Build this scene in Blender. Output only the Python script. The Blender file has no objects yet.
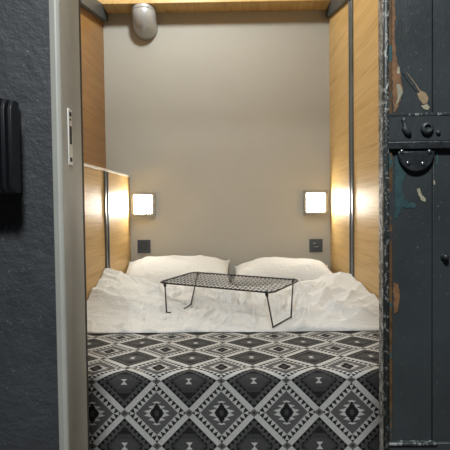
import bpy, bmesh, math, random
from mathutils import Vector, Matrix, noise
random.seed(7)
D = bpy.data
C = bpy.context.scene.collection
R = math.radians
PI = math.pi

# ------------------------------------------------------------------ camera
EYE = Vector((0, 0, 0.95))
ROT = (Matrix.Rotation(R(0.60), 3, 'Z') @ Matrix.Rotation(R(90 - 1.79), 3, 'X') @ Matrix.Rotation(R(-0.70), 3, 'Z'))
FPX = 480.0
cam_d = D.cameras.new('camera')
cam_d.sensor_width = 36
cam_d.lens = 36 * FPX / 450
cam_d.clip_start = 0.02
cam = D.objects.new('camera', cam_d)
C.objects.link(cam)
cam.matrix_world = Matrix.Translation(EYE) @ ROT.to_4x4()
bpy.context.scene.camera = cam


def ray(px, py):
    return ROT @ Vector(((px - 225) / FPX, -(py - 225) / FPX, -1))


def at_y(px, py, y):          # measured pixel -> point at depth y
    d = ray(px, py)
    return EYE + d * (y / d.y)


def at_z(px, py, z):          # measured pixel -> point at height z
    d = ray(px, py)
    return EYE + d * ((z - EYE.z) / d.z)


# ------------------------------------------------------------------ objects
def tag(o, label=None, cat=None, group=None, kind=None):
    if label: o['label'] = label
    if cat: o['category'] = cat
    if group: o['group'] = group
    if kind: o['kind'] = kind
    return o


def empty(name, loc, **k):
    o = D.objects.new(name, None)
    o.empty_display_size = 0.05
    o.location = loc
    C.objects.link(o)
    return tag(o, **k)


def obj(name, bm, mat, parent=None, smooth=False, bevel=0, seg=2, **k):
    me = D.meshes.new(name)
    bmesh.ops.recalc_face_normals(bm, faces=bm.faces)
    bm.to_mesh(me)
    bm.free()
    if smooth:
        for p in me.polygons: p.use_smooth = True
    o = D.objects.new(name, me)
    me.materials.append(mat)
    C.objects.link(o)
    if parent:
        o.parent = parent
        if parent.type == 'EMPTY': o.matrix_parent_inverse = Matrix.Translation(-parent.location)
    if bevel:
        m = o.modifiers.new('bevel', 'BEVEL')
        m.width = bevel; m.segments = seg; m.limit_method = 'ANGLE'; m.angle_limit = R(40)
        if smooth is False:
            for p in me.polygons: p.use_smooth = True
            try: me.set_sharp_from_angle(angle=R(45))
            except Exception: pass
    return tag(o, **k)


def box(bm, x0, x1, y0, y1, z0, z1):
    vs = [bm.verts.new((x, y, z)) for x in (x0, x1) for y in (y0, y1) for z in (z0, z1)]
    for f in ((0, 1, 3, 2), (4, 6, 7, 5), (0, 4, 5, 1), (2, 3, 7, 6), (0, 2, 6, 4), (1, 5, 7, 3)):
        bm.faces.new([vs[i] for i in f])
    return bm


def boxes(*bs):
    bm = bmesh.new()
    for b in bs: box(bm, *b)
    return bm


def prism(pts, axis, a, b):
    """extrude a closed polygon of 2-D points along an axis from a to b"""
    bm = bmesh.new()
    def P(p, t):
        if axis == 'x': return (t, p[0], p[1])
        if axis == 'y': return (p[0], t, p[1])
        return (p[0], p[1], t)
    lo = [bm.verts.new(P(p, a)) for p in pts]
    hi = [bm.verts.new(P(p, b)) for p in pts]
    n = len(pts)
    bm.faces.new(lo); bm.faces.new(hi)
    for i in range(n):
        bm.faces.new((lo[i], lo[(i + 1) % n], hi[(i + 1) % n], hi[i]))
    return bm


def tube(bm, pts, r, n=10, caps=True):
    pts = [Vector(p) for p in pts]
    rings = []
    up = None
    for i, p in enumerate(pts):
        a = pts[max(i - 1, 0)]; b = pts[min(i + 1, len(pts) - 1)]
        t = (b - a).normalized()
        if up is None:
            up = Vector((0, 0, 1)) if abs(t.z) < 0.9 else Vector((1, 0, 0))
        side = t.cross(up).normalized()
        up = side.cross(t).normalized()
        rr = r[i] if isinstance(r, (list, tuple)) else r
        rings.append([bm.verts.new(p + (side * math.cos(2 * PI * k / n) + up * math.sin(2 * PI * k / n)) * rr) for k in range(n)])
    for a, b in zip(rings, rings[1:]):
        for k in range(n):
            bm.faces.new((a[k], a[(k + 1) % n], b[(k + 1) % n], b[k]))
    if caps:
        bm.faces.new(rings[0]); bm.faces.new(rings[-1])
    return bm


def lathe_y(bm, c, prof, n=24):
    """revolve (radius, depth) about the y axis through c"""
    rings = []
    for r, d in prof:
        if r < 1e-6:
            rings.append([bm.verts.new((c[0], c[1] + d, c[2]))])
        else:
            rings.append([bm.verts.new((c[0] + r * math.cos(2 * PI * k / n), c[1] + d, c[2] + r * math.sin(2 * PI * k / n))) for k in range(n)])
    for a, b in zip(rings, rings[1:]):
        for k in range(n):
            k2 = (k + 1) % n
            if len(a) == 1 and len(b) == 1: continue
            if len(a) == 1: bm.faces.new((a[0], b[k], b[k2]))
            elif len(b) == 1: bm.faces.new((a[k], a[k2], b[0]))
            else: bm.faces.new((a[k], a[k2], b[k2], b[k]))
    return bm


# ------------------------------------------------------------------ node helpers
class E:
    """a tiny expression builder over math nodes"""
    nt = None
    def __init__(s, sock): s.s = sock
    @staticmethod
    def op(name, *a, clamp=False):
        n = E.nt.nodes.new('ShaderNodeMath'); n.operation = name; n.use_clamp = clamp
        for i, v in enumerate(a):
            if isinstance(v, E): E.nt.links.new(v.s, n.inputs[i])
            else: n.inputs[i].default_value = v
        return E(n.outputs[0])
    def __add__(s, o): return E.op('ADD', s, o)
    __radd__ = __add__
    def __sub__(s, o): return E.op('SUBTRACT', s, o)
    def __rsub__(s, o): return E.op('SUBTRACT', o, s)
    def __mul__(s, o): return E.op('MULTIPLY', s, o)
    __rmul__ = __mul__
    def __truediv__(s, o): return E.op('DIVIDE', s, o)
    def abs(s): return E.op('ABSOLUTE', s)
    def fract(s): return E.op('FRACT', s)
    def lt(s, o): return E.op('LESS_THAN', s, o)
    def gt(s, o): return E.op('GREATER_THAN', s, o)
    def mn(s, o): return E.op('MINIMUM', s, o)
    def mx(s, o): return E.op('MAXIMUM', s, o)
    def inv(s): return 1 - s


def mat_new(name):
    m = D.materials.new(name)
    m.use_nodes = True
    nt = m.node_tree
    b = nt.nodes['Principled BSDF']
    return m, nt, b


def coords(nt, scale=(1, 1, 1), kind='Object'):
    tc = nt.nodes.new('ShaderNodeTexCoord')
    mp = nt.nodes.new('ShaderNodeMapping')
    mp.inputs['Scale'].default_value = scale
    nt.links.new(tc.outputs[kind], mp.inputs['Vector'])
    return mp.outputs['Vector']


def noise_tex(nt, vec, scale, detail=4, rough=0.55, dist=0.0):
    n = nt.nodes.new('ShaderNodeTexNoise')
    n.inputs['Scale'].default_value = scale
    n.inputs['Detail'].default_value = detail
    n.inputs['Roughness'].default_value = rough
    n.inputs['Distortion'].default_value = dist
    if vec is not None: nt.links.new(vec, n.inputs['Vector'])
    return n.outputs['Fac']


def ramp(nt, fac, stops, interp='LINEAR'):
    r = nt.nodes.new('ShaderNodeValToRGB')
    r.color_ramp.interpolation = interp
    els = r.color_ramp.elements
    while len(els) < len(stops): els.new(0.5)
    for e, (p, c) in zip(els, stops):
        e.position = p
        e.color = (*c, 1) if len(c) == 3 else c
    nt.links.new(fac, r.inputs['Fac'])
    return r.outputs['Color']


def mix(nt, fac, a, b, mode='MIX'):
    n = nt.nodes.new('ShaderNodeMix'); n.data_type = 'RGBA'; n.blend_type = mode
    for i, v in ((0, fac), (6, a), (7, b)):
        if hasattr(v, 'is_linked'): nt.links.new(v, n.inputs[i])
        elif isinstance(v, (int, float)): n.inputs[i].default_value = v
        else: n.inputs[i].default_value = (*v, 1)
    return n.outputs[2]


def bump(nt, b, h, strength=0.3, dist=0.01):
    n = nt.nodes.new('ShaderNodeBump')
    n.inputs['Strength'].default_value = strength
    n.inputs['Distance'].default_value = dist
    nt.links.new(h, n.inputs['Height'])
    nt.links.new(n.outputs['Normal'], b.inputs['Normal'])
    return n


def spec(b, v):
    b.inputs['Specular IOR Level'].default_value = v


def simple(name, col, rough=0.5, metal=0.0, var=0.12, scale=12, bstr=0.0, bscale=80, sp=0.5):
    m, nt, b = mat_new(name)
    v = coords(nt)
    f = noise_tex(nt, v, scale)
    lo = tuple(c * (1 - var) for c in col); hi = tuple(c * (1 + var) for c in col)
    nt.links.new(ramp(nt, f, [(0.3, lo), (0.7, hi)]), b.inputs['Base Color'])
    b.inputs['Roughness'].default_value = rough
    b.inputs['Metallic'].default_value = metal
    spec(b, sp)
    if bstr:
        bump(nt, b, noise_tex(nt, v, bscale, 5), bstr, 0.004)
    return m


def wood_mat(name, a, bcol, c, rough=0.47):
    m, nt, b = mat_new(name)
    v = coords(nt, (6, 0.55, 9))
    g = noise_tex(nt, v, 3.0, 6, 0.6, 0.6)
    v2 = coords(nt, (30, 1.2, 130))
    fine = noise_tex(nt, v2, 1.6, 3, 0.6)
    col = ramp(nt, g, [(0.25, a), (0.5, bcol), (0.75, c)])
    line = ramp(nt, fine, [(0.33, (0.70, 0.64, 0.56)), (0.48, (1, 1, 1)), (0.66, (1, 1, 1)), (0.8, (1.0, .97, .9))])
    nt.links.new(mix(nt, 0.75, col, line, 'MULTIPLY'), b.inputs['Base Color'])
    b.inputs['Roughness'].default_value = rough
    bump(nt, b, fine, 0.10, 0.002)
    return m


M = {}
M['wood'] = wood_mat('honey_wood_laminate', (0.43, 0.265, 0.090), (0.525, 0.345, 0.13), (0.58, 0.40, 0.175))
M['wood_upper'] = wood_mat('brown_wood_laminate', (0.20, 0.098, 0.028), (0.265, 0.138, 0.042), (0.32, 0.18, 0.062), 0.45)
M['greige'] = simple('greige_wall_paint', (0.43, 0.42, 0.375), 0.8, var=0.02, scale=3, bstr=0.05, bscale=220, sp=0.25)
M['white_paint'] = simple('white_ceiling_paint', (0.62, 0.60, 0.55), 0.85, var=0.02, scale=3)
M['floor'] = simple('dark_floor', (0.10, 0.09, 0.085), 0.6, var=0.2, scale=8)
M['frame_metal'] = simple('grey_painted_steel', (0.42, 0.425, 0.385), 0.5, var=0.06, scale=7, bstr=0.04, bscale=60)
M['rubber'] = simple('dark_rubber', (0.03, 0.03, 0.028), 0.7)
M['alu'] = simple('brushed_aluminium', (0.42, 0.43, 0.43), 0.32, 0.9, var=0.08, scale=20)
M['steel_dark'] = simple('dark_grey_metal', (0.13, 0.14, 0.14), 0.4, 0.6, var=0.1)
M['trim_dark'] = simple('charcoal_painted_angle', (0.05, 0.055, 0.055), 0.5)
M['pale_edge'] = simple('pale_edge_band', (0.66, 0.62, 0.56), 0.4, var=0.04)
M['duct'] = simple('grey_duct_metal', (0.40, 0.41, 0.41), 0.33, 0.35, var=0.06, scale=9)
M['anthracite'] = simple('anthracite_plastic', (0.050, 0.064, 0.082), 0.45, var=0.05)
M['anthracite_hole'] = simple('dark_recess_plastic', (0.012, 0.013, 0.015), 0.6, var=0.05)
M['pale_mark'] = simple('pale_grey_plastic', (0.30, 0.31, 0.31), 0.5, var=0.03)
M['lamp_frame'] = simple('lamp_grey_frame', (0.30, 0.29, 0.265), 0.45, 0.2, var=0.04)
M['black_wire'] = simple('black_coated_wire', (0.014, 0.014, 0.014), 0.42, var=0.1)
M['black_plastic'] = simple('black_plastic', (0.012, 0.013, 0.016), 0.38, var=0.1)
M['strike'] = simple('bright_strike_steel', (0.78, 0.78, 0.75), 0.35, 0.1, var=0.06, scale=40)
M['hole'] = simple('dark_slot', (0.02, 0.02, 0.02), 0.8)
M['mattress'] = simple('mattress_ticking', (0.66, 0.64, 0.60), 0.9, var=0.04)
M['bed_base'] = simple('dark_bed_base', (0.06, 0.055, 0.05), 0.8)
M['iron'] = simple('black_painted_iron', (0.022, 0.026, 0.030), 0.38, 0.1, var=0.4, scale=40, bstr=0.35, bscale=90)
M['rivet'] = simple('worn_rivet_steel', (0.22, 0.23, 0.24), 0.24, 0.85, var=0.3, scale=60)


def lamp_mat():
    m, nt, b = mat_new('glowing_diffuser')
    b.inputs['Base Color'].default_value = (0.9, 0.88, 0.82, 1)
    b.inputs['Emission Color'].default_value = (1.0, 0.94, 0.82, 1)
    b.inputs['Emission Strength'].default_value = LAMP
    return m


LAMP = 60.0
M['lamp'] = lamp_mat()


def linen(name, col):
    m, nt, b = mat_new(name)
    v = coords(nt)
    f = noise_tex(nt, v, 5, 4)
    nt.links.new(ramp(nt, f, [(0.3, tuple(c * .96 for c in col)), (0.7, col)]), b.inputs['Base Color'])
    b.inputs['Roughness'].default_value = 0.85
    spec(b, 0.2)
    b.inputs['Sheen Weight'].default_value = 0.15
    # fine crumple of the cotton
    n1 = noise_tex(nt, v, 26, 5, 0.6, 1.6)
    n2 = noise_tex(nt, coords(nt, (1.0, 1.7, 1.0)), 11, 4, 0.55, 2.2)
    E.nt = nt
    r1 = ((E(n1) - 0.5).abs() * -2 + 1)
    r2 = ((E(n2) - 0.5).abs() * -2 + 1)
    h = r1 * 0.45 + r2 * r2
    bump(nt, b, h.s, 0.45, 0.012)
    return m


M['cotton'] = linen('white_cotton', (0.69, 0.705, 0.70))
M['pillow_cotton'] = linen('white_pillow_cotton', (0.71, 0.72, 0.71))


def plaster_mat():
    m, nt, b = mat_new('charcoal_rough_plaster')
    v = coords(nt)
    f = noise_tex(nt, v, 9, 6, 0.6)
    col = ramp(nt, f, [(0.3, (0.028, 0.031, 0.035)), (0.7, (0.043, 0.048, 0.053))])
    g = noise_tex(nt, v, 110, 3, 0.6)
    sp_ = ramp(nt, g, [(0.66, (0, 0, 0)), (0.74, (1, 1, 1))])
    nt.links.new(mix(nt, sp_, col, (0.12, 0.125, 0.125)), b.inputs['Base Color'])
    b.inputs['Roughness'].default_value = 0.62
    E.nt = nt
    h = E(noise_tex(nt, v, 70, 6, 0.65)) + E(noise_tex(nt, v, 22, 3, 0.5)) * 0.8
    bump(nt, b, h.s, 0.40, 0.010)
    return m


M['plaster'] = plaster_mat()


def worn_paint(name, under, amount, teal=0.0, scale=26, base=(0.035, 0.042, 0.045), stretch=(1, 1, 0.45)):
    """old dark paint, flaked here and there down to another coat"""
    m, nt, b = mat_new(name)
    v = coords(nt)
    f = noise_tex(nt, v, 7, 4)
    col = ramp(nt, f, [(0.3, tuple(c * .82 for c in base)), (0.7, tuple(c * 1.15 for c in base))])
    fl = noise_tex(nt, coords(nt, stretch), scale, 7, 0.68, 0.8)
    th = 1 - amount
    mask = ramp(nt, fl, [(max(th - .012, 0), (0, 0, 0)), (th + .012, (1, 1, 1))])
    un = ramp(nt, noise_tex(nt, v, 60, 4), [(0.35, tuple(c * .55 for c in under)), (0.65, under)])
    c2 = mix(nt, mask, col, un)
    if teal:
        t = noise_tex(nt, coords(nt, (1, 1, 0.6)), 17, 6, 0.65, 1.0)
        tm = ramp(nt, t, [(1 - teal - .015, (0, 0, 0)), (1 - teal + .015, (1, 1, 1))])
        c2 = mix(nt, tm, c2, (0.032, 0.085, 0.095))
    sm = noise_tex(nt, v, 150, 2, 0.5)
    c2 = mix(nt, ramp(nt, sm, [(0.70, (0, 0, 0)), (0.76, (1, 1, 1))]), c2, (0.10, 0.11, 0.11))
    nt.links.new(c2, b.inputs['Base Color'])
    b.inputs['Roughness'].default_value = 0.40
    E.nt = nt
    h = E(noise_tex(nt, v, 38, 5, 0.6)) * 0.5 - E(fl)
    bump(nt, b, h.s, 0.25, 0.006)
    return m


M['door'] = worn_paint('old_charcoal_paint', (0.12, 0.125, 0.11), 0.30)
M['door_edge'] = worn_paint('flaked_door_edge', (0.50, 0.50, 0.47), 0.50, scale=120, stretch=(1, 1, 0.8), base=(.075, .07, .06))
M['door_bead'] = worn_paint('speckled_bead', (0.36, 0.37, 0.34), 0.43, 0.34, scale=130, stretch=(1, 1, .6), base=(.026, .032, .032))
M['lock_paint'] = worn_paint('chipped_lock_paint', (0.24, 0.24, 0.22), 0.34, scale=60, stretch=(1, 1, 1))
M['door_strip'] = worn_paint('bare_wood_strip', (0.13, 0.075, 0.035), 0.52, 0.40, scale=14, stretch=(1, 1, 0.3))
M['ledge'] = worn_paint('scuffed_ledge', (0.30, 0.31, 0.30), 0.46, scale=70)
M['bare_wood'] = simple('bare_brown_wood', (0.17, 0.085, 0.035), 0.7, var=0.35, scale=60)
M['tan_wood'] = simple('bare_tan_wood', (0.27, 0.19, 0.11), 0.7, var=0.2, scale=60)
M['cream_chip'] = simple('cream_primer', (0.30, 0.28, 0.20), 0.7, var=0.25, scale=70)
M['teal_chip'] = simple('old_teal_coat', (0.026, 0.062, 0.068), 0.5, var=0.3, scale=50)


# ------------------------------------------------------------------ kilim pattern
def kilim_mat():
    m, nt, b = mat_new('kilim_weave')
    E.nt = nt
    uvn = nt.nodes.new('ShaderNodeUVMap'); uvn.uv_map = 'UVMap'
    sep = nt.nodes.new('ShaderNodeSeparateXYZ')
    nt.links.new(uvn.outputs['UV'], sep.inputs[0])
    U, V = E(sep.outputs[0]), E(sep.outputs[1])
    Q = 64.0                                              # weave step: gives the stepped edges
    Uq = E.op('FLOOR', U * Q) / Q + 0.5 / Q
    Vq = E.op('FLOOR', V * Q) / Q + 0.5 / Q
    def cell(x): return (x + 0.5).fract() - 0.5           # -.5 .. .5 about integers
    ua, va = cell(U).abs(), cell(V).abs()                 # from centres A
    dA = ua + va
    eA = ua - va
    ub, vb = cell(U + 0.5).abs(), cell(V + 0.5).abs()     # from centres B
    dB = ub + vb
    eB = ub - vb
    usq, vsq = cell(Uq).abs(), cell(Vq).abs()
    ubq, vbq = cell(Uq + 0.5).abs(), cell(Vq + 0.5).abs()
    # values, painted back to front
    LIGHT, MID, DARK, BLACK = 0.54, 0.13, 0.05, 0.014
    val = E.op('ADD', DARK, 0.0)
    def paint(v, maskv, c): return v * maskv.inv() + maskv * c
    def tri(e, n, ph=0.0):                                # triangle wave 0..1 along an edge
        return 1 - ((e * n + ph).fract() * 2 - 1).abs()
    inA = dA.lt(0.5)
    # --- diamond A: charcoal, black teeth along its border, black tips, pale hourglass
    a = E.op('ADD', 0.075, 0.0)
    a = paint(a, dA.lt(0.31), 0.05)
    a = paint(a, dA.gt(0.435 - 0.105 * tri(eA, 9)), BLACK)
    a = paint(a, dA.gt(0.265) * dA.lt(0.265 + 0.055 * tri(eA, 9, .5)), BLACK)
    a = paint(a, dA.lt(0.30) * va.gt(0.185), BLACK * 1.3)
    a = paint(a, dA.lt(0.22) * va.lt(0.11), 0.065)
    a = paint(a, va.lt(0.056) * ua.lt(va * 0.85 + 0.004), 0.50)
    a = paint(a, dA.gt(0.43), LIGHT * 0.88)
    # --- diamond B: pale teeth, grey band, stepped pale star round a black lozenge
    bb = E.op('ADD', MID * 0.72, 0.0)
    bb = paint(bb, dB.gt(0.435), BLACK * 1.6)
    bb = paint(bb, dB.gt(0.33) * dB.lt(0.44), BLACK * 1.8)
    bb = paint(bb, dB.gt(0.33) * dB.lt(0.33 + 0.125 * tri(eB, 9)), LIGHT * 0.85)
    core = ubq * 1.45 + vbq
    star = ubq + vbq
    bb = paint(bb, star.lt(0.135 + 0.095 * tri(vb, 15)), LIGHT * 0.9)
    bb = paint(bb, core.lt(0.165), BLACK)
    bb = paint(bb, (ubq + vbq * 0.8).lt(0.045), DARK)
    bb = paint(bb, dB.gt(0.45), LIGHT * 0.88)
    val = paint(bb, inA, a)
    # --- knots where the pale bands cross
    c1u, c1v = cell(U + 0.5).abs(), cell(V).abs()
    c2u, c2v = cell(U).abs(), cell(V + 0.5).abs()
    for cu, cv in ((c1u, c1v), (c2u, c2v)):
        val = paint(val, (cu + cv * 1.2).lt(0.075), MID * 0.9)
        val = paint(val, (cu.lt(0.022)) * (cv.lt(0.022)), DARK)
    # woven mottling
    vec = nt.nodes.new('ShaderNodeMapping'); vec.inputs['Scale'].default_value = (1, 1, 1)
    nt.links.new(uvn.outputs['UV'], vec.inputs['Vector'])
    fl = E(noise_tex(nt, vec.outputs[0], 34, 4, 0.7))
    val = val * (fl * 0.9 + 0.56)
    comb = nt.nodes.new('ShaderNodeCombineColor')
    nt.links.new((val * 0.99).s, comb.inputs[0])
    nt.links.new((val * 1.0).s, comb.inputs[1])
    nt.links.new((val * 0.97 + 0.002).s, comb.inputs[2])
    nt.links.new(comb.outputs[0], b.inputs['Base Color'])
    b.inputs['Roughness'].default_value = 0.9
    spec(b, 0.15)
    th = ((U * 90).fract() - 0.5).abs() + ((V * 90).fract() - 0.5).abs()
    bump(nt, b, th.s, 0.12, 0.002)
    return m


M['kilim'] = kilim_mat()

# ------------------------------------------------------------------ the setting
XW = 0.70            # half width between the wood sides
XL = -0.862          # upper left cladding
YB = 3.36            # back wall
YF = 0.95            # hallway face of the front wall
CEIL = 3.20
ST = 'structure'
obj('floor', boxes((-1.6, 1.6, -1.2, YB + .1, -0.1, 0.0)), M['floor'], kind=ST,
    label='dark floor under the bed and the hallway', cat='floor')
obj('ceiling', boxes((-1.6, 1.6, -1.2, YB + .1, CEIL, CEIL + .1)), M['white_paint'], kind=ST,
    label='pale ceiling over the alcove and the hallway', cat='ceiling')
obj('wall_back', boxes((XL - .1, XW + .1, YB, YB + .1, 0, CEIL)), M['greige'], kind=ST,
    label='plain greige wall behind the pillows with two lit lamps on it', cat='wall')
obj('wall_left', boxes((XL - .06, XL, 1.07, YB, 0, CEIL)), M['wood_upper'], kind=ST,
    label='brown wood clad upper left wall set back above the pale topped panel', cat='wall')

# right wall, wood with a metal joint strip
yr0 = 0.70 * FPX / 122.0
wr = empty('wall_right', (XW, 2.2, 0), kind=ST, label='honey wood clad right wall of the bed alcove with a vertical metal strip', cat='wall')
obj('cladding', boxes((XW, XW + .06, 1.07, yr0 - .04, 0, CEIL), (XW, XW + .06, yr0 + .04, YB, 0, CEIL), (XW + .012, XW + .06, yr0 - .04, yr0 + .04, 0, CEIL)), M['wood'], wr)


def joint_strip(x, y, z0, z1, s, parent):
    """U-shaped joint: a bright web between two dark lips; s = direction into the room"""
    obj('metal_strip', boxes((min(x - s * .012, x + s * .003), max(x - s * .012, x + s * .003), y - .018, y + .018, z0, z1)), M['alu'], parent, label='bright centre of the joint strip')
    for d in (-1, 1):
        a, b_ = sorted((y + d * .018, y + d * .041))
        obj('strip_lip', boxes((min(x - s * .012, x + s * .009), max(x - s * .012, x + s * .009), a, b_, z0, z1)), M['steel_dark'], parent, bevel=.002)


joint_strip(XW, yr0, 0.0, CEIL, -1, wr)

# low left panel (a boxed-out wood wainscot with a pale top edge)
PT = 1.186
SL = .0145
def pz(y): return PT - (YB - y) * SL
yl0 = 0.70 * FPX / 124.0
wl = empty('wall_panel', (-XW, 2.2, 0), kind=ST, label='low honey wood side panel left of the bed with pale top edge', cat='wall panel')
bm = bmesh.new()
def slant(bm, x0, x1, y0, y1, z0, f, g=None):
    """a box whose top (and bottom, if g) follows the slightly falling edge"""
    v = {}
    for x in (x0, x1):
        for y in (y0, y1):
            v[x, y, 0] = bm.verts.new((x, y, g(y) if g else z0)); v[x, y, 1] = bm.verts.new((x, y, f(y)))
    A, B_, C_, D_ = (x0, y0), (x1, y0), (x1, y1), (x0, y1)
    for lv in (0, 1): bm.faces.new([v[(*p, lv)] for p in (A, B_, C_, D_)])
    for p, q_ in ((A, B_), (B_, C_), (C_, D_), (D_, A)): bm.faces.new([v[(*p, 0)], v[(*q_, 0)], v[(*q_, 1)], v[(*p, 1)]])
for x1_, ya_, yb_ in ((-XW, 1.07, yl0 - .04), (-XW, yl0 + .04, YB), (-XW - .012, yl0 - .04, yl0 + .04)): slant(bm, XL, x1_, ya_, yb_, 0, pz)
obj('panel_board', bm, M['wood'], wl)
bm = bmesh.new()
slant(bm, XL, -XW + .004, 1.07, YB, 0, lambda y: pz(y) + .014, pz)
obj('edge_band', bm, M['pale_edge'], wl, bevel=.002, label='pale edge band along the panel top')
joint_strip(-XW, yl0, 0.0, pz(yl0 - .04), 1, wl)

# bulkhead across the top of the back wall, with dark angles at both ends
zb0, zb1 = 0.95 + 1.366, 0.95 + 1.368
yb0 = 3.2
obj('trim_1', prism([(yb0, zb0), (YB, zb1), (YB, CEIL), (yb0, CEIL)], 'x', XL + .003, XW - .003), M['wood'], kind=ST, bevel=.003,
    label='wooden bulkhead running across the top of the back wall', cat='bulkhead')
for nm, xa, xb, lab in (('trim_2', XL, XL + .035, 'dark metal angle along the left wall under the wooden bulkhead'),
                        ('trim_3', XW - .022, XW, 'dark metal angle along the right wall under the wooden bulkhead')):
    obj(nm, prism([(2.75, 2.135), (YB, zb1 - .055), (YB, zb1 - .001), (yb0 - .02, zb1 - .001), (2.75, 2.2)], 'x', xa, xb), M['trim_dark'], kind=ST, label=lab, cat='trim')

# front wall with the doorway
XJ = -0.320          # reveal face of the left jamb
obj('wall_front', boxes((-1.6, XJ - .022, YF, 1.07, 0, CEIL), (0.37, 1.6, 1.02, 1.07, 0, CEIL), (XJ - .022, 0.37, 1.02, 1.07, 2.12, CEIL)), M['plaster'], kind=ST,
    label='dark charcoal rough plaster wall left of the doorway', cat='wall')

# left jamb of the doorway, steel, with its strike plate
dj = empty('trim_4', (XJ - .01, YF, 0), kind=ST, label='grey steel door jamb with a strike plate at the left of the opening', cat='door frame')
bm = prism([(XJ - .0215, .925), (XJ - .006, .915), (XJ, .922), (XJ, 1.045), (XJ - .0215, 1.045)], 'z', 0, 2.11)
obj('jamb', bm, M['frame_metal'], dj, bevel=.0025)
obj('seal', boxes((XJ - .021, XJ - .003, 1.0455, 1.066, 0, 2.11)), M['rubber'], dj, label='dark strip along the back of the jamb')


def y_on_plane_x(px, py, x):
    d = ray(px, py)
    return EYE + d * (x / d.x)


a = y_on_plane_x(67.3, 108, XJ); c = y_on_plane_x(72.3, 166, XJ)
y0s, y1s, z1s, z0s = a.y, c.y, a.z, c.z
sp_ = obj('strike_plate', boxes((XJ - .001, XJ + .0018, y0s, y1s, z0s, z1s)), M['strike'], dj, bevel=.0008, label='bright steel strike plate on the jamb')
ym = (y0s + y1s) / 2; hz = z1s - z0s
def slot(f0, f1, w):
    return obj('slot', boxes((XJ + .0017, XJ + .0024, ym - w, ym + w, z1s - hz * f1, z1s - hz * f0)), M['hole'], sp_, label='dark slot in the strike plate')
slot(.30, .62, .006); slot(.05, .12, .006); slot(.86, .93, .006); slot(.17, .20, .004)

# ------------------------------------------------------------------ black ribbed fixture on the left wall
rf = empty('wall_fixture', (-.45, YF, .98), label='black ribbed fixture on the dark wall at the left edge', cat='wall fixture')
def rounded(x0, x1, z0, z1, r, n=6):
    pts = []
    for cx, cz, a0 in ((x1 - r, z1 - r, 0), (x0 + r, z1 - r, 90), (x0 + r, z0 + r, 180), (x1 - r, z0 + r, 270)):
        for k in range(n + 1):
            t = R(a0 + 90 * k / n)
            pts.append((cx + r * math.cos(t), cz + r * math.sin(t)))
    return pts
q = at_y(20, 104, .925); q2 = at_y(22.5, 195, .945)
obj('housing', prism(rounded(-.60, q2.x, q2.z, q.z, .012), 'y', .905, YF), M['black_plastic'], rf, bevel=.003)
for k in range(6):
    xr = at_y(12.0 - 7.0 * k, 150, .88).x
    zt = at_y(16, 99 - 1.4 * min(k, 2), .88).z; zb = at_y(16, 193, .88).z
    obj('rib', prism([(.9055, zb), (.882, zb), (.872, zb + .012), (.872, zt - .02), (.878, zt - .006), (.888, zt), (.9055, zt)], 'x', xr - .0038, xr + .0038), M['black_plastic'], rf, bevel=.0015)

# ------------------------------------------------------------------ the old door at the right
YD = 0.95
door = empty('door_1', (0.36, YD, 0), kind=ST, label='old charcoal painted door with flaking paint and iron lock at the right', cat='door')
def dx(px, y=YD): return at_y(px, 225, y).x
def dz(py, y=YD): return at_y(415, py, y).z
X0 = 0.3035
XE = X0 + .80
x_str, x_pan, x_seam = dx(388.5), dx(394), dx(435.3)
obj('core', boxes((X0 + .002, XE, .972, .982, .03, 2.08)), M['door'], door)
obj('edge', boxes((X0, X0 + .006, .957, .984, .03, 2.08)), M['door_edge'], door, bevel=.002, label='flaked grey edge of the door')
bm = bmesh.new()
tube(bm, [(X0 + .0065, .9565, .03), (X0 + .0065, .9565, 2.08)], .0062, 12)
obj('bead', bm, M['door_bead'], door, smooth=True, label='speckled rounded bead along the door edge')
obj('stile', boxes((X0 + .011, x_pan, .9585, .973, .03, 2.08)), M['door_strip'], door, bevel=.0015, label='strip of worn brown and teal paint')
zl1, zl0 = dz(114.5), dz(141)
zbar0 = dz(148.8)
zbot = dz(444)
for za, zb in ((zl1, 2.08), (zbot, zl0)):
    obj('board', boxes((x_pan + .0003, x_seam - .0008, .9635, .973, za, zb)), M['door'], door, bevel=.0012)
    obj('board', boxes((x_seam + .0008, XE, .9635, .973, za, zb)), M['door'], door, bevel=.0012)
obj('lock_rail', boxes((x_str - .001, XE, .9535, .973, zl0, zl1)), M['door'], door, bevel=.0015)
# dented ledge
bm = bmesh.new()
n = 60
rows = []
xa, xb = x_str - .0015, XE
for i in range(n + 1):
    x = xa + (xb - xa) * i / n
    w = .0014 * noise.noise(Vector((x * 60, 0, 3)))
    zt = zl1 + .0035 + w
    rows.append([bm.verts.new(p) for p in ((x, .9634, zl1 - .0015), (x, .9525 + w, zl1 - .0015), (x, .952 + w, zt - .001), (x, .954, zt), (x, .9634, zt))])
for p, r_ in zip(rows, rows[1:]):
    for k in range(4): bm.faces.new((p[k], p[k + 1], r_[k + 1], r_[k]))
bm.faces.new(rows[0]); bm.faces.new(rows[-1])
obj('ledge', bm, M['ledge'], door, label='scuffed ledge above the lock')
obj('iron_bar', boxes((x_str - .0015, XE, .9515, .9634, zbar0, zl0)), M['iron'], door, bevel=.002, label='black iron bar across the lock')
obj('bottom_rail', boxes((x_str - .001, XE, .9535, .973, .03, zbot)), M['door'], door, bevel=.002)
obj('bottom_ledge', boxes((x_str, dx(438), .949, .9634, zbot - .003, zbot + .0015)), M['ledge'], door, bevel=.001, label='scuffed ledge at the bottom rail')
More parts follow.
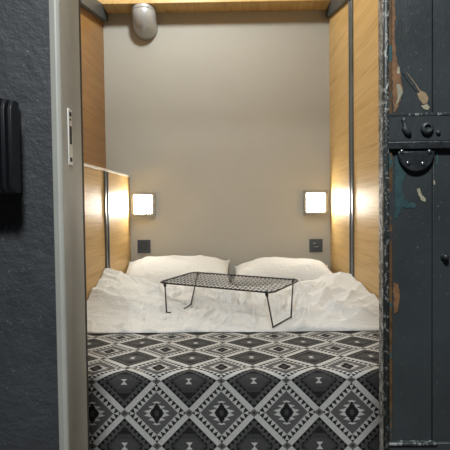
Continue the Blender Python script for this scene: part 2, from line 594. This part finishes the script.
# lock plate, half round below the bar
pc = at_y(416.5, 151, .955)
pr = .0365
pts = [(pc.x - pr, pc.z), (pc.x + pr, pc.z)] + [(pc.x + pr * math.cos(t), pc.z - pr * 1.12 * math.sin(t)) for t in [PI * k / 20 for k in range(1, 20)]]
lk = obj('lock_plate', prism(pts, 'y', .9535, .9634), M['iron'], door, bevel=.0025, label='half round black iron lock plate')
for px, py in ((402, 151.5), (429.5, 151.5), (408, 163), (423, 163.5)):
    p = at_y(px, py, .953)
    bm = lathe_y(bmesh.new(), (p.x, .9534, p.z), [(.0045, 0), (.0042, -.0014), (.0028, -.0028), (0, -.0034)], 16)
    obj('rivet', bm, M['rivet'], lk, smooth=True, label='shiny rivet head')
# boss and hook on the lock rail
p = at_y(426.5, 128.5, .953)
obj('keyhole_boss', lathe_y(bmesh.new(), (p.x, .9534, p.z), [(.0125, 0), (.0122, -.006), (.0095, -.009), (.0065, -.0095), (.0055, -.005), (0, -.005)], 24), M['lock_paint'], door, smooth=True, bevel=.0005)
bm = bmesh.new()
hp = [at_y(x, y, .951) for x, y in ((403.5, 118), (404, 121), (405, 125), (404.5, 128), (407.5, 132), (410, 135))]
tube(bm, hp, [.005, .0038, .0042, .0055, .007, .004], 12)
obj('hook', bm, M['lock_paint'], door, smooth=True)
p = at_y(438, 132.5, .9534)
obj('pin', lathe_y(bmesh.new(), (p.x, .9534, p.z), [(.005, 0), (.004, -.004), (0, -.006)], 14), M['lock_paint'], door, smooth=True)
# little screw knob on the lower board
p = at_y(444.5, 257, .9634)
kb = obj('screw_knob', lathe_y(bmesh.new(), (p.x, .9634, p.z), [(.0085, 0), (.0085, -.002), (.006, -.004), (.006, -.009), (.0045, -.011), (0, -.0115)], 20), M['iron'], door, smooth=True)
obj('slot', boxes((p.x - .004, p.x + .004, .9514, .9526, p.z - .0007, p.z + .0007)), M['rivet'], kb)


def chip(name, pts, y, mat, label, jag=.0011):
    P = [at_y(x, yy, y) for x, yy in pts]
    out = []
    for i in range(len(P)):
        a_, b_ = P[i], P[(i + 1) % len(P)]
        k = max(2, int((b_ - a_).length / .004))
        for j in range(k):
            p_ = a_.lerp(b_, j / k)
            w = jag if j else jag * .4
            out.append((p_.x + random.uniform(-w, w), p_.z + random.uniform(-w, w)))
    obj(name, prism(out, 'y', y, y + .0013), mat, door, label=label)


chip('bare_patch', [(392, 0), (395.5, 0), (394.5, 40), (397, 62), (400, 72), (403, 90), (398, 108), (393.5, 113), (392, 60)], .9626, M['bare_wood'], 'bare brown wood where paint is gone')
chip('paint_flake', [(397, 69), (399, 66), (400, 73), (397.5, 74)], .9620, M['cream_chip'], 'pale flake of paint')
chip('paint_flake', [(396, 85), (399.5, 84), (403, 92), (401, 97), (397, 104), (395, 108), (398, 96)], .9620, M['cream_chip'], 'pale flake of paint')
chip('scar', [(402, 68.5), (405, 70), (413, 80), (420, 90), (426, 93), (428.5, 98), (427, 103.5), (423, 104), (419, 99), (417, 92), (410, 81)], .9624, M['tan_wood'], 'tan teardrop scar in the paint', .0004)
chip('paint_line', [(401, 66.5), (404, 69), (415, 84), (420, 92), (418, 93), (410, 84), (402, 72)], .9620, M['door'], 'dark paint left inside the scar', .0003)
for pts in ([(417, 189), (419.5, 188), (422, 195), (426, 199), (425, 202), (421, 200), (418.5, 195)],
            [(421, 106), (427, 104), (430, 107), (428, 110), (424, 109)],
            [(433.5, 180), (435, 181), (435, 185), (433.5, 184)]):
    chip('paint_flake', pts, .9622, M['cream_chip'], 'pale flake of paint', .0006)
chip('teal_patch', [(395, 150), (399, 152), (401, 162), (406, 166), (405, 178), (402, 188), (404, 200), (416, 204), (414, 209), (402, 207), (398, 216), (395, 219)], .9626, M['teal_chip'], 'older teal coat showing through', .0018)
chip('teal_patch', [(436, 150), (438.5, 151), (438, 164), (436.5, 166)], .9626, M['teal_chip'], 'older teal coat showing through', .0008)
chip('bare_patch', [(393.5, 282), (398, 284), (400, 296), (398, 312), (394, 314)], .9626, M['bare_wood'], 'bare brown wood where paint is gone')

# ------------------------------------------------------------------ wall lamps
def wall_lamp(cx, cz, label):
    w = .084
    r_ = empty('wall_lamp', (cx, YB, cz), label=label, cat='wall lamp', group='square wall lamps beside the pillows')
    t = .0205; dpt = .030
    y0, y1 = YB - dpt, YB
    bm = boxes((cx - w, cx - w + t, y0, y1, cz - w, cz + w), (cx + w - t, cx + w, y0, y1, cz - w, cz + w),
               (cx - w + t, cx + w - t, y0, y1, cz + w - t, cz + w), (cx - w + t, cx + w - t, y0, y1, cz - w, cz - w + t))
    obj('frame', bm, M['lamp_frame'], r_, bevel=.0015)
    obj('diffuser', boxes((cx - w + t, cx + w - t, y0 + .002, y1 - .002, cz - w + t, cz + w - t)), M['lamp'], r_, bevel=.002, label='glowing white diffuser')


p = at_y(143.8, 204.5, YB); wall_lamp(p.x, p.z, 'lit square wall lamp above the left pillow')
p = at_y(315, 202.5, YB); wall_lamp(p.x, p.z, 'lit square wall lamp above the right pillow')

# ------------------------------------------------------------------ sockets
def plate(p, name, label, cat):
    r_ = empty(name, (p.x, YB, p.z), label=label, cat=cat)
    obj('cover_plate', boxes((p.x - .046, p.x + .046, YB - .009, YB, p.z - .046, p.z + .046)), M['anthracite'], r_, bevel=.003)
    return r_


p = at_y(144.2, 246.3, YB)
s1 = plate(p, 'wall_socket', 'dark square socket with round outlet beneath the left lamp', 'socket')
well = obj('outlet', lathe_y(bmesh.new(), (p.x, YB - .009, p.z), [(.025, 0), (.025, -.003), (.0215, -.003), (.0205, .006), (0, .006)], 28), M['anthracite_hole'], s1, smooth=True, label='dark round outlet')
for s in (-1, 1):
    obj('contact', lathe_y(bmesh.new(), (p.x + s * .0095, YB - .004, p.z), [(.0028, 0), (.0028, -.0012), (0, -.0012)], 12), M['pale_mark'], well)
p = at_y(315.8, 245.5, YB)
s2 = plate(p, 'wall_switch', 'dark square switch plate with pale marks beneath the right lamp', 'switch')
ins = obj('insert', boxes((p.x - .029, p.x + .029, YB - .0125, YB - .0085, p.z - .029, p.z + .029)), M['anthracite'], s2, bevel=.002)
obj('mark', boxes((p.x - .020, p.x - .004, YB - .0135, YB - .012, p.z + .014, p.z + .021)), M['pale_mark'], ins, label='pale mark')
obj('mark', boxes((p.x - .012, p.x + .016, YB - .0135, YB - .012, p.z - .010, p.z - .005)), M['pale_mark'], ins, label='pale mark')

# ------------------------------------------------------------------ duct elbow under the bulkhead
YD2 = 3.277
dc = at_y(144, 20, YD2)
rr = .0815
ztop = zb0
zc = at_y(144, 36, YD2).z + rr
ve = empty('vent_pipe', (dc.x, YD2, ztop), label='grey metal pipe elbow hanging under the bulkhead at upper left', cat='pipe')
rad = .0832
path = [(dc.x, YD2, ztop - .0005), (dc.x, YD2, zc + rad * .75)]
for k in range(1, 13):
    t = PI / 2 * k / 12
    path.append((dc.x, YD2 + rad * (1 - math.cos(t)), zc + rad * .75 - rad * .75 * math.sin(t)))
bm = tube(bmesh.new(), path, rr, 40)
obj('elbow', bm, M['duct'], ve, smooth=True)
bm = bmesh.new()
tube(bm, [(dc.x, YD2, ztop - .026), (dc.x, YD2, ztop - .023), (dc.x, YD2, ztop - .004), (dc.x, YD2, ztop - .0005)], [rr + .0005, rr + .002, rr + .002, rr + .0005], 40)
obj('collar', bm, M['duct'], ve, smooth=True)

# ------------------------------------------------------------------ bed
ZM = 0.4505            # mattress top
YFOOT = 1.455
bed = empty('bed', (0, 2.4, 0), label='double bed between the wood sides, hidden under duvet and patterned blanket', cat='bed')
obj('base', boxes((-XW + .02, XW - .02, YFOOT + .02, YB - .01, .12, .26)), M['bed_base'], bed, bevel=.01)
obj('mattress', boxes((-XW + .012, XW - .012, YFOOT, YB - .006, .26, ZM)), M['mattress'], bed, bevel=.03, seg=4)
for sx in (-1, 1):
    for yy in (YFOOT + .12, YB - .15):
        obj('leg', boxes((sx * .58 - .03, sx * .58 + .03, yy - .03, yy + .03, 0, .12)), M['bed_base'], bed)


def smooth01(t):
    t = max(0., min(1., t))
    return t * t * (3 - 2 * t)


FOLDS = []            # (points, height, width, skew)
def fold(pts, h, w, z=.50):
    FOLDS.append(([at_z(x, y, z).xy for x, y in pts], h, w))


# right-hand side: long folds dragged up towards the wall
fold([(296, 328), (318, 305), (348, 280)], .030, .030)
fold([(318, 324), (345, 304), (362, 292)], .022, .026)
fold([(283, 320), (305, 300), (325, 287)], .022, .024)
fold([(340, 322), (378, 306)], .018, .025)
fold([(262, 308), (285, 296), (310, 290)], .014, .022)
fold([(300, 318), (330, 318), (378, 320)], .012, .018)
# left-hand side
fold([(88, 302), (112, 303), (130, 308), (150, 314)], .026, .030)
fold([(103, 276), (122, 287), (150, 294), (172, 300)], .022, .028)
fold([(112, 300), (122, 292), (132, 283)], .014, .018)
fold([(130, 308), (128, 318), (122, 328)], .016, .020)
fold([(150, 296), (165, 306), (178, 314)], .012, .02)
fold([(96, 318), (130, 322), (160, 318)], .012, .022)
# middle
fold([(163, 317.5), (176, 313), (186, 307.5)], .030, .016)
fold([(196, 322), (216, 310), (236, 306)], .014, .022)
fold([(206, 296), (232, 302), (262, 310)], .013, .022)
fold([(225, 326), (246, 318), (268, 322)], .014, .020)
fold([(240, 296), (250, 306), (252, 322)], .011, .018)
fold([(190, 290), (200, 300), (196, 312)], .011, .018)


def seg_d(p, a_, b_):
    ab = b_ - a_
    t = max(0, min(1, (p - a_).dot(ab) / ab.length_squared))
    return (p - (a_ + ab * t)).length, t


def fold_h(x, y):
    p = Vector((x, y))
    s = 0.
    wob = .012 * noise.noise(Vector((x * 9, y * 9, 5)))
    for pts, h, w in FOLDS:
        best = 9.; tt = 0
        n_ = len(pts) - 1
        for i in range(n_):
            d_, t = seg_d(p, pts[i], pts[i + 1])
            if d_ < best: best = d_; tt = (i + t) / n_
        d_ = max(0, best + wob)
        if d_ < w * 3:
            env = .35 + .65 * math.sin(PI * min(1, max(0, tt * .9 + .05)))
            s += h * env * math.exp(-(d_ / w) ** 1.5)
    return s


def ridged(x, y, sc, seed, pw=2.0):
    v = noise.noise(Vector((x * sc, y * sc, seed)))
    return math.exp(-(v * 2.6 * pw) ** 2)


def crease(x, y, sc, seed, ang, st, wd=.07, cover=.0):
    """long thin creases in patches, drawn out along a direction"""
    c_, s_ = math.cos(ang), math.sin(ang)
    u, v = (x * c_ + y * s_) / st, -x * s_ + y * c_
    n_ = noise.noise(Vector((u * sc, v * sc, seed)))
    m_ = smooth01((noise.noise(Vector((x * sc * .55, y * sc * .55, seed + 40))) + .12 + cover) / .3)
    side = .35 * math.tanh(n_ / wd * 1.2)          # one flank steeper: the cloth lies over to a side
    return m_ * (math.exp(-(n_ / wd) ** 2) + side * math.exp(-(n_ / (wd * 3)) ** 2))


def duvet_base(x, y):
    """soft height of the duvet over the mattress, without wrinkles"""
    t = smooth01((y - 1.86) / .85)
    h = .033 + .041 * t
    # peak gathered against the left side
    h += .070 * math.exp(-((x + .70) / .20) ** 2) * math.exp(-((y - 2.66) / .20) ** 2)
    h += .030 * math.exp(-((x + .70) / .25) ** 2) * smooth01((y - 2.2) / .3)
    # right side roll
    h += .034 * math.exp(-((x - .70) / .24) ** 2) * math.exp(-((y - 2.86) / .28) ** 2)
    h += .016 * math.exp(-((x - .62) / .20) ** 2) * smooth01((y - 1.95) / .3)
    h += .010 * noise.noise(Vector((x * 3.2, y * 2.6, 1.7)))
    return h


def duvet_end(x):     # where the top edge lies
    return 2.80 - .10 * math.exp(-((x + .7) / .35) ** 2) + .06 * math.exp(-((x - .7) / .3) ** 2) + .025 * noise.noise(Vector((x * 3, 7, 0)))


Y_EDGE = 1.872
def duvet_front(x):   # where the duvet ends over the blanket
    return Y_EDGE + .012 * noise.noise(Vector((x * 3.1, 2, 8))) + .006 * noise.noise(Vector((x * 9, 5, 8)))


def duvet_free(x, y):
    wx = x + .035 * noise.noise(Vector((x * 5, y * 5, 11)))
    wy = y + .035 * noise.noise(Vector((x * 5, y * 5, 23)))
    h = duvet_base(x, y)
    fh = fold_h(x, y)
    an = R(-14 + 56 * smooth01((x + .45) / .9))
    k = .022 * (.35 - abs(noise.noise(Vector((wx * 3.4, wy * 3.8, 6.1)))) * 1.5) \
        + .024 * crease(wx, wy, 3.6, 3.1, an, 2.4, .075, .1) + .018 * crease(wx, wy, 5.2, 8.4, an + R(38), 2.6, .07, .1) \
        + .014 * crease(wx, wy, 6.5, 5.5, an - R(42), 2.6, .07, .05) + .006 * crease(wx, wy, 11, 2.5, an + R(15), 2.6, .08) \
        + .006 * crease(wx, wy, 13, 12.5, an + R(80), 2.4, .08) \
        + .011 * crease(wx, wy, 3.2, 17.5, an + R(20), 3.4, .030, .15) + .010 * crease(wx, wy, 3.8, 21.5, an - R(55), 3.2, .032, .15) \
        + .007 * crease(wx, wy, 5.6, 27.5, an + R(62), 3.2, .035, .1)
    k *= (.92 - .45 * smooth01((abs(x) - .52) / .16)) * (.45 + .55 * smooth01((y - 1.9) / .2))
    return max(.0265, h + fh * .8 + k - .004)


# the rack presses its feet and foot bars into the cloth
FEET_PX = {'nl': (166.5, 312), 'fl': (191, 304), 'nr': (273, 327), 'fr': (291, 317)}
FEET = {}
for k_, (x_, y_) in FEET_PX.items():
    z_ = .50
    for _ in range(14):
        p_ = at_z(x_, y_, z_)
        z_ = .5 * z_ + .5 * (ZM + duvet_free(p_.x, p_.y) - .004 + .0062)
    FEET[k_] = at_z(x_, y_, z_)
BARS = [(FEET['nl'], FEET['fl']), (FEET['nr'], FEET['fr'])]


def sag(a_, t):
    return .012 * math.sin(PI * t) ** .6 if a_ is FEET['nl'] and 0 < t < 1 else 0


def duvet_h(x, y):
    h = duvet_free(x, y)
    for a_, b_ in BARS:
        d_, t = seg_d(Vector((x, y)), a_.xy, b_.xy)
        lim = a_.z + (b_.z - a_.z) * t - ZM - .0068 - sag(a_, t)
        w = math.exp(-(max(0, d_ - .010) / .022) ** 2)
        if h > lim: h = h + (lim - h) * w
    return h


def build_duvet():
    nx, ny = 320, 230
    bm = bmesh.new()
    xa, xb = -XW + .004, XW - .004
    grid, bot = [], []
    for j in range(ny + 1):
        row, lo = [], []
        for i in range(nx + 1):
            x = xa + (xb - xa) * i / nx
            ya, ye = duvet_front(x), duvet_end(x)
            t = j / ny
            y = ya + (ye - ya) * t
            zb = ZM + .0198 - .0185 * smooth01((y - 1.92) / .05)
            h = ZM + duvet_h(x, y) - zb
            f_ = (y - ya) / .022
            if f_ < 1:
                h *= math.sqrt(max(0.0, 1 - (1 - f_) ** 2))
            s = (t - .93) / .07
            if s > 0:
                h *= math.sqrt(max(0.0, 1 - s * s))
            row.append(bm.verts.new((x, y, zb + max(h, .0012))))
            lo.append(bm.verts.new((x, y, zb)) if i % 8 == 0 and j % 2 == 0 else None)
        grid.append(row); bot.append(lo)
    for j in range(ny):
        for i in range(nx):
            bm.faces.new((grid[j][i], grid[j][i + 1], grid[j + 1][i + 1], grid[j + 1][i]))
    for j in range(0, ny, 2):
        for i in range(0, nx, 8):
            bm.faces.new((bot[j][i], bot[j + 2][i], bot[j + 2][i + 8], bot[j][i + 8]))
    for j in (0, ny):
        for i in range(0, nx, 8):
            bm.faces.new([bot[j][i]] + grid[j][i:i + 9] + [bot[j][i + 8]])
    for i in (0, nx):
        for j in range(0, ny, 2):
            bm.faces.new([bot[j][i], grid[j][i], grid[j + 1][i], grid[j + 2][i], bot[j + 2][i]])
    return bm


obj('duvet', build_duvet(), M['cotton'], smooth=True, label='crumpled white duvet spread over the bed between blanket and pillows', cat='duvet')

# ------------------------------------------------------------------ patterned blanket
PER = 0.1952
RC = .026
def blanket_pt(x, s):
    """s = arc length measured from the top of the foot edge: negative back over the bed, positive down the front"""
    r_ = RC
    wav = noise.noise(Vector((x * 2.2, 4.0, 0)))
    yf = YFOOT - .028 + .003 * wav
    top0 = .950 - .489
    q_ = r_ * PI / 2
    bul = .010 * noise.noise(Vector((x * 4.5, s * 6, 2)))
    if s <= 0:
        y = yf + r_ - s
        back = min(1, -s / .42)
        z = top0 + .005 * back + (.0015 + .003 * math.sin(PI * back)) * (1 + noise.noise(Vector((x * 5.5, y * 6, 9)))) * smooth01(-s / .05)
        return Vector((x, y, z))
    if s < q_:
        t = s / r_
        return Vector((x, yf + r_ - r_ * math.sin(t), top0 - r_ + r_ * math.cos(t)))
    d_ = s - q_
    wv = .010 * smooth01(d_ / .15) * noise.noise(Vector((x * 3.5, d_ * 1.5, 6)))
    return Vector((x, yf + wv - .012 * smooth01(d_ / .3), top0 - r_ - d_))


S0, S1 = -.428, .42
V_OFF = 0.0
def build_blanket():
    bm = bmesh.new()
    uv = bm.loops.layers.uv.new('UVMap')
    nx, ns = 150, 130
    xa, xb = -XW + .006, XW - .006
    top, und = [], []
    info = {}
    def back_edge(x):
        return S0 + .010 * noise.noise(Vector((x * 4, 1, 1)))
    for j in range(ns + 1):
        rt, ru = [], []
        for i in range(nx + 1):
            x = xa + (xb - xa) * i / nx
            b0 = back_edge(x)
            s = b0 + (S1 - b0) * j / ns
            p_ = blanket_pt(x, s)
            e = 1e-3
            tn = (blanket_pt(x, s + e) - blanket_pt(x, s - e)).normalized()
            nrm = Vector((1, 0, 0)).cross(tn); nrm = -nrm if nrm.z - nrm.y < 0 else nrm
            th = .009 if j else .004
            v1 = bm.verts.new(p_); v2 = bm.verts.new(p_ - nrm * th)
            uvc = ((x - X_A) / PER, ((S_A - s) * (1 if s > S_A else 1.9) if s > 0 else S_A * 1.9 - s * GATHER) / PER)
            info[v1] = uvc; info[v2] = uvc
            rt.append(v1); ru.append(v2)
        top.append(rt); und.append(ru)
    for j in range(ns):
        for i in range(nx):
            bm.faces.new((top[j][i], top[j][i + 1], top[j + 1][i + 1], top[j + 1][i]))
            bm.faces.new((und[j][i], und[j + 1][i], und[j + 1][i + 1], und[j][i + 1]))
    for i in range(nx):
        bm.faces.new((top[0][i], top[0][i + 1], und[0][i + 1], und[0][i]))
        bm.faces.new((top[ns][i], top[ns][i + 1], und[ns][i + 1], und[ns][i]))
    for j in range(ns):
        bm.faces.new((top[j][0], top[j + 1][0], und[j + 1][0], und[j][0]))
        bm.faces.new((top[j][nx], top[j + 1][nx], und[j + 1][nx], und[j][nx]))
    for f in bm.faces:
        for l in f.loops:
            l[uv].uv = info[l.vert]
    return bm


X_A = at_y(188.8, 380, 1.43).x
# arc length at which the hang shows a row of hourglasses (y = 380)
zA = at_y(210, 380.5, 1.427).z
S_A = RC * math.acos(max(-1, min(1, (zA - (.950 - .489 - RC)) / RC))) if zA > .950 - .489 - RC else RC * PI / 2 + ((.950 - .489) - RC - zA)
GATHER = 1.15     # the cloth is gathered a little on top of the bed
obj('blanket', build_blanket(), M['kilim'], smooth=True, label='black and grey diamond patterned blanket draped over the foot of the bed', cat='blanket')


# ------------------------------------------------------------------ pillows
def pillow(name, w, d, h, loc, tilt, yaw, seed, label):
    bm = bmesh.new()
    n_, m_ = 84, 60
    up, lo = [], []
    for j in range(m_ + 1):
        ru, rl = [], []
        for i in range(n_ + 1):
            u = -1 + 2 * i / n_; v = -1 + 2 * j / m_
            # sides pulled in between the corners
            px_ = u * w / 2 * (1 - .05 * (1 - v * v))
            py_ = v * d / 2 * (1 - .07 * (1 - u * u))
            pr_ = ((1 - u ** 4) * (1 - v ** 4)) ** .55
            pr_ = pr_ * (.80 + .20 * math.cos(u * 1.3) * math.cos(v * 1.3))
            aa = math.atan2(py_ * 1.3, px_)
            wr_ = .016 * crease(px_, py_, 5.0, seed, aa, 2.6, .075, .1) + .010 * crease(px_, py_, 8.5, seed + 3, aa + .5, 2.6, .08, .05) + .005 * crease(px_, py_, 15, seed + 5, aa - .4, 2.4, .08)
            wr_ *= smooth01((math.hypot(u, v) - .15) / .35)
            edge = min(1, (1 - max(abs(u), abs(v))) * 5)
            top_ = h * .60 * pr_ + (wr_ - .004) * .9 * edge * (.5 + .5 * pr_) + .012 * noise.noise(Vector((px_ * 5, py_ * 5, seed)))* edge
            ru.append(bm.verts.new((px_, py_, max(top_, .0) + .030 * (u * u * v * v) ** 5)))
            if 0 < i < n_ and 0 < j < m_:
                rl.append(bm.verts.new((px_, py_, -h * .34 * pr_ ** .8)))
            else:
                rl.append(ru[-1])
        up.append(ru); lo.append(rl)
    for j in range(m_):
        for i in range(n_):
            bm.faces.new((up[j][i], up[j][i + 1], up[j + 1][i + 1], up[j + 1][i]))
            q_ = [lo[j][i], lo[j + 1][i], lo[j + 1][i + 1], lo[j][i + 1]]
            if len(set(q_)) == 4 and not all(v in (up[j][i], up[j][i + 1], up[j + 1][i + 1], up[j + 1][i]) for v in q_):
                bm.faces.new(q_)
    mtx = Matrix.Translation(loc) @ Matrix.Rotation(yaw, 4, 'Z') @ Matrix.Rotation(tilt, 4, 'X')
    bmesh.ops.transform(bm, matrix=mtx, verts=bm.verts)
    dz_ = ZM + .001 - min(v.co.z for v in bm.verts)
    bmesh.ops.translate(bm, vec=(0, 0, dz_), verts=bm.verts)
    return obj(name, bm, M['pillow_cotton'], smooth=True, label=label, cat='pillow', group='pillows against the back wall')


PW = .70
pillow('pillow', .705, .44, .155, (-.352, 3.105, .54), R(14), R(1), 2.3, 'white pillow with upturned corners, left of the two')
pillow('pillow', .650, .46, .19, (.340, 3.10, .54), R(4), R(-2), 9.1, 'white domed pillow, right of the two')

# ------------------------------------------------------------------ wire rack
RQ = Matrix.Rotation(-.5538, 3, 'Z') @ Matrix.Rotation(.0576, 3, 'X')
rc = Vector((-.013, 2.1324, .632))
ax, ay, az = RQ.col
L, W = .578, .27
rack = empty('wire_rack', (rc.x, rc.y, ZM + .03), label='black wire mesh rack with folding legs standing on the duvet', cat='rack')
def RP(u, v, z=0): return rc + ax * u + ay * v + az * z
bm = bmesh.new()
def loop_pts(l, w, r_, z, n_=5):
    return [RP(x, y, z) for x, y in rounded(-l / 2, l / 2, -w / 2, w / 2, r_, n_)]
fp = loop_pts(L, W, .030, 0)
tube(bm, fp + [fp[0], fp[1]], .0036, 8)
obj('rim', bm, M['black_wire'], rack, smooth=True)
bm = bmesh.new()
sp2, slope = .020, .26
l2, w2 = L / 2 - .002, W / 2 - .002
k0 = int((l2 + w2 * slope) / sp2) + 1
for s in (1, -1):
    for k in range(-k0, k0 + 1):
        cc = k * sp2
        # line u = cc + s*v clipped to the rectangle
        va, vb = sorted(((-l2 - cc) * s / slope, (l2 - cc) * s / slope))
        va, vb = max(va, -w2), min(vb, w2)
        if vb - va < .012: continue
        tube(bm, [RP(cc + s * slope * va, va, s * .0009), RP(cc + s * slope * vb, vb, s * .0009)], .00125, 5)
obj('wire_mesh', bm, M['black_wire'], rack, smooth=True)
# legs: two folding U frames; feet measured on the duvet
tops = {'nl': RP(-L / 2 + .034, -W / 2 + .006), 'fl': RP(-L / 2 + .034, W / 2 - .006), 'nr': RP(L / 2 - .030, -W / 2 + .006), 'fr': RP(L / 2 - .030, W / 2 - .006)}
feet = FEET
for a_, b_ in (('nl', 'fl'), ('nr', 'fr')):
    for k in (a_, b_):
        bm = tube(bmesh.new(), [tops[k] + Vector((0, 0, .002)), feet[k]], .0030, 8)
        lg = obj('leg', bm, M['black_wire'], rack, smooth=True)
        t_ = (feet[k] - tops[k]).normalized()
        bm = tube(bmesh.new(), [tops[k] + Vector((0, 0, .006)), tops[k] + Vector((0, 0, .003)), tops[k] + t_ * .012, tops[k] + t_ * .020], [.004, .0075, .0068, .004], 10)
        obj('hinge', bm, M['black_plastic'], lg, smooth=True)
        bm = bmesh.new(); bmesh.ops.create_icosphere(bm, subdivisions=2, radius=.0045, matrix=Matrix.Translation(feet[k]))
        obj('foot_cap', bm, M['black_plastic'], lg, smooth=True)
    pa, pb = feet[a_], feet[b_]
    pts = []
    for i in range(13):
        t = i / 12
        pts.append(pa.lerp(pb, t) - Vector((0, 0, sag(pa, t))))
    bm = tube(bmesh.new(), pts, .0028, 8)
    obj('foot_bar', bm, M['black_wire'], rack, smooth=True)


# ------------------------------------------------------------------ lights
def light(name, kind, loc, power, col, rot=None, **k):
    l = D.lights.new(name, kind)
    l.energy = power; l.color = col
    for a_, v in k.items(): setattr(l, a_, v)
    o = D.objects.new(name, l)
    o.location = loc
    if rot: o.rotation_euler = rot
    C.objects.link(o)
    return o


light('alcove_ceiling_lamp', 'POINT', (-.30, 2.45, 2.75), 46, (.97, 1.0, .99), shadow_soft_size=.08)
light('hallway_ceiling_lamp', 'AREA', (-.05, -.30, 2.45), 56, (.97, 1.0, 1.0), shape='DISK', size=.35)

w = D.worlds.new('world')
bpy.context.scene.world = w
w.use_nodes = True
bg = w.node_tree.nodes['Background']
bg.inputs[0].default_value = (.8, .85, 1, 1)
bg.inputs[1].default_value = .02

sc = bpy.context.scene
sc.view_settings.view_transform = 'Standard'
sc.view_settings.look = 'None'
sc.view_settings.gamma = 1
sc.view_settings.exposure = 0.28
sc.view_settings.use_curve_mapping = False
sc.cycles.max_bounces = 8
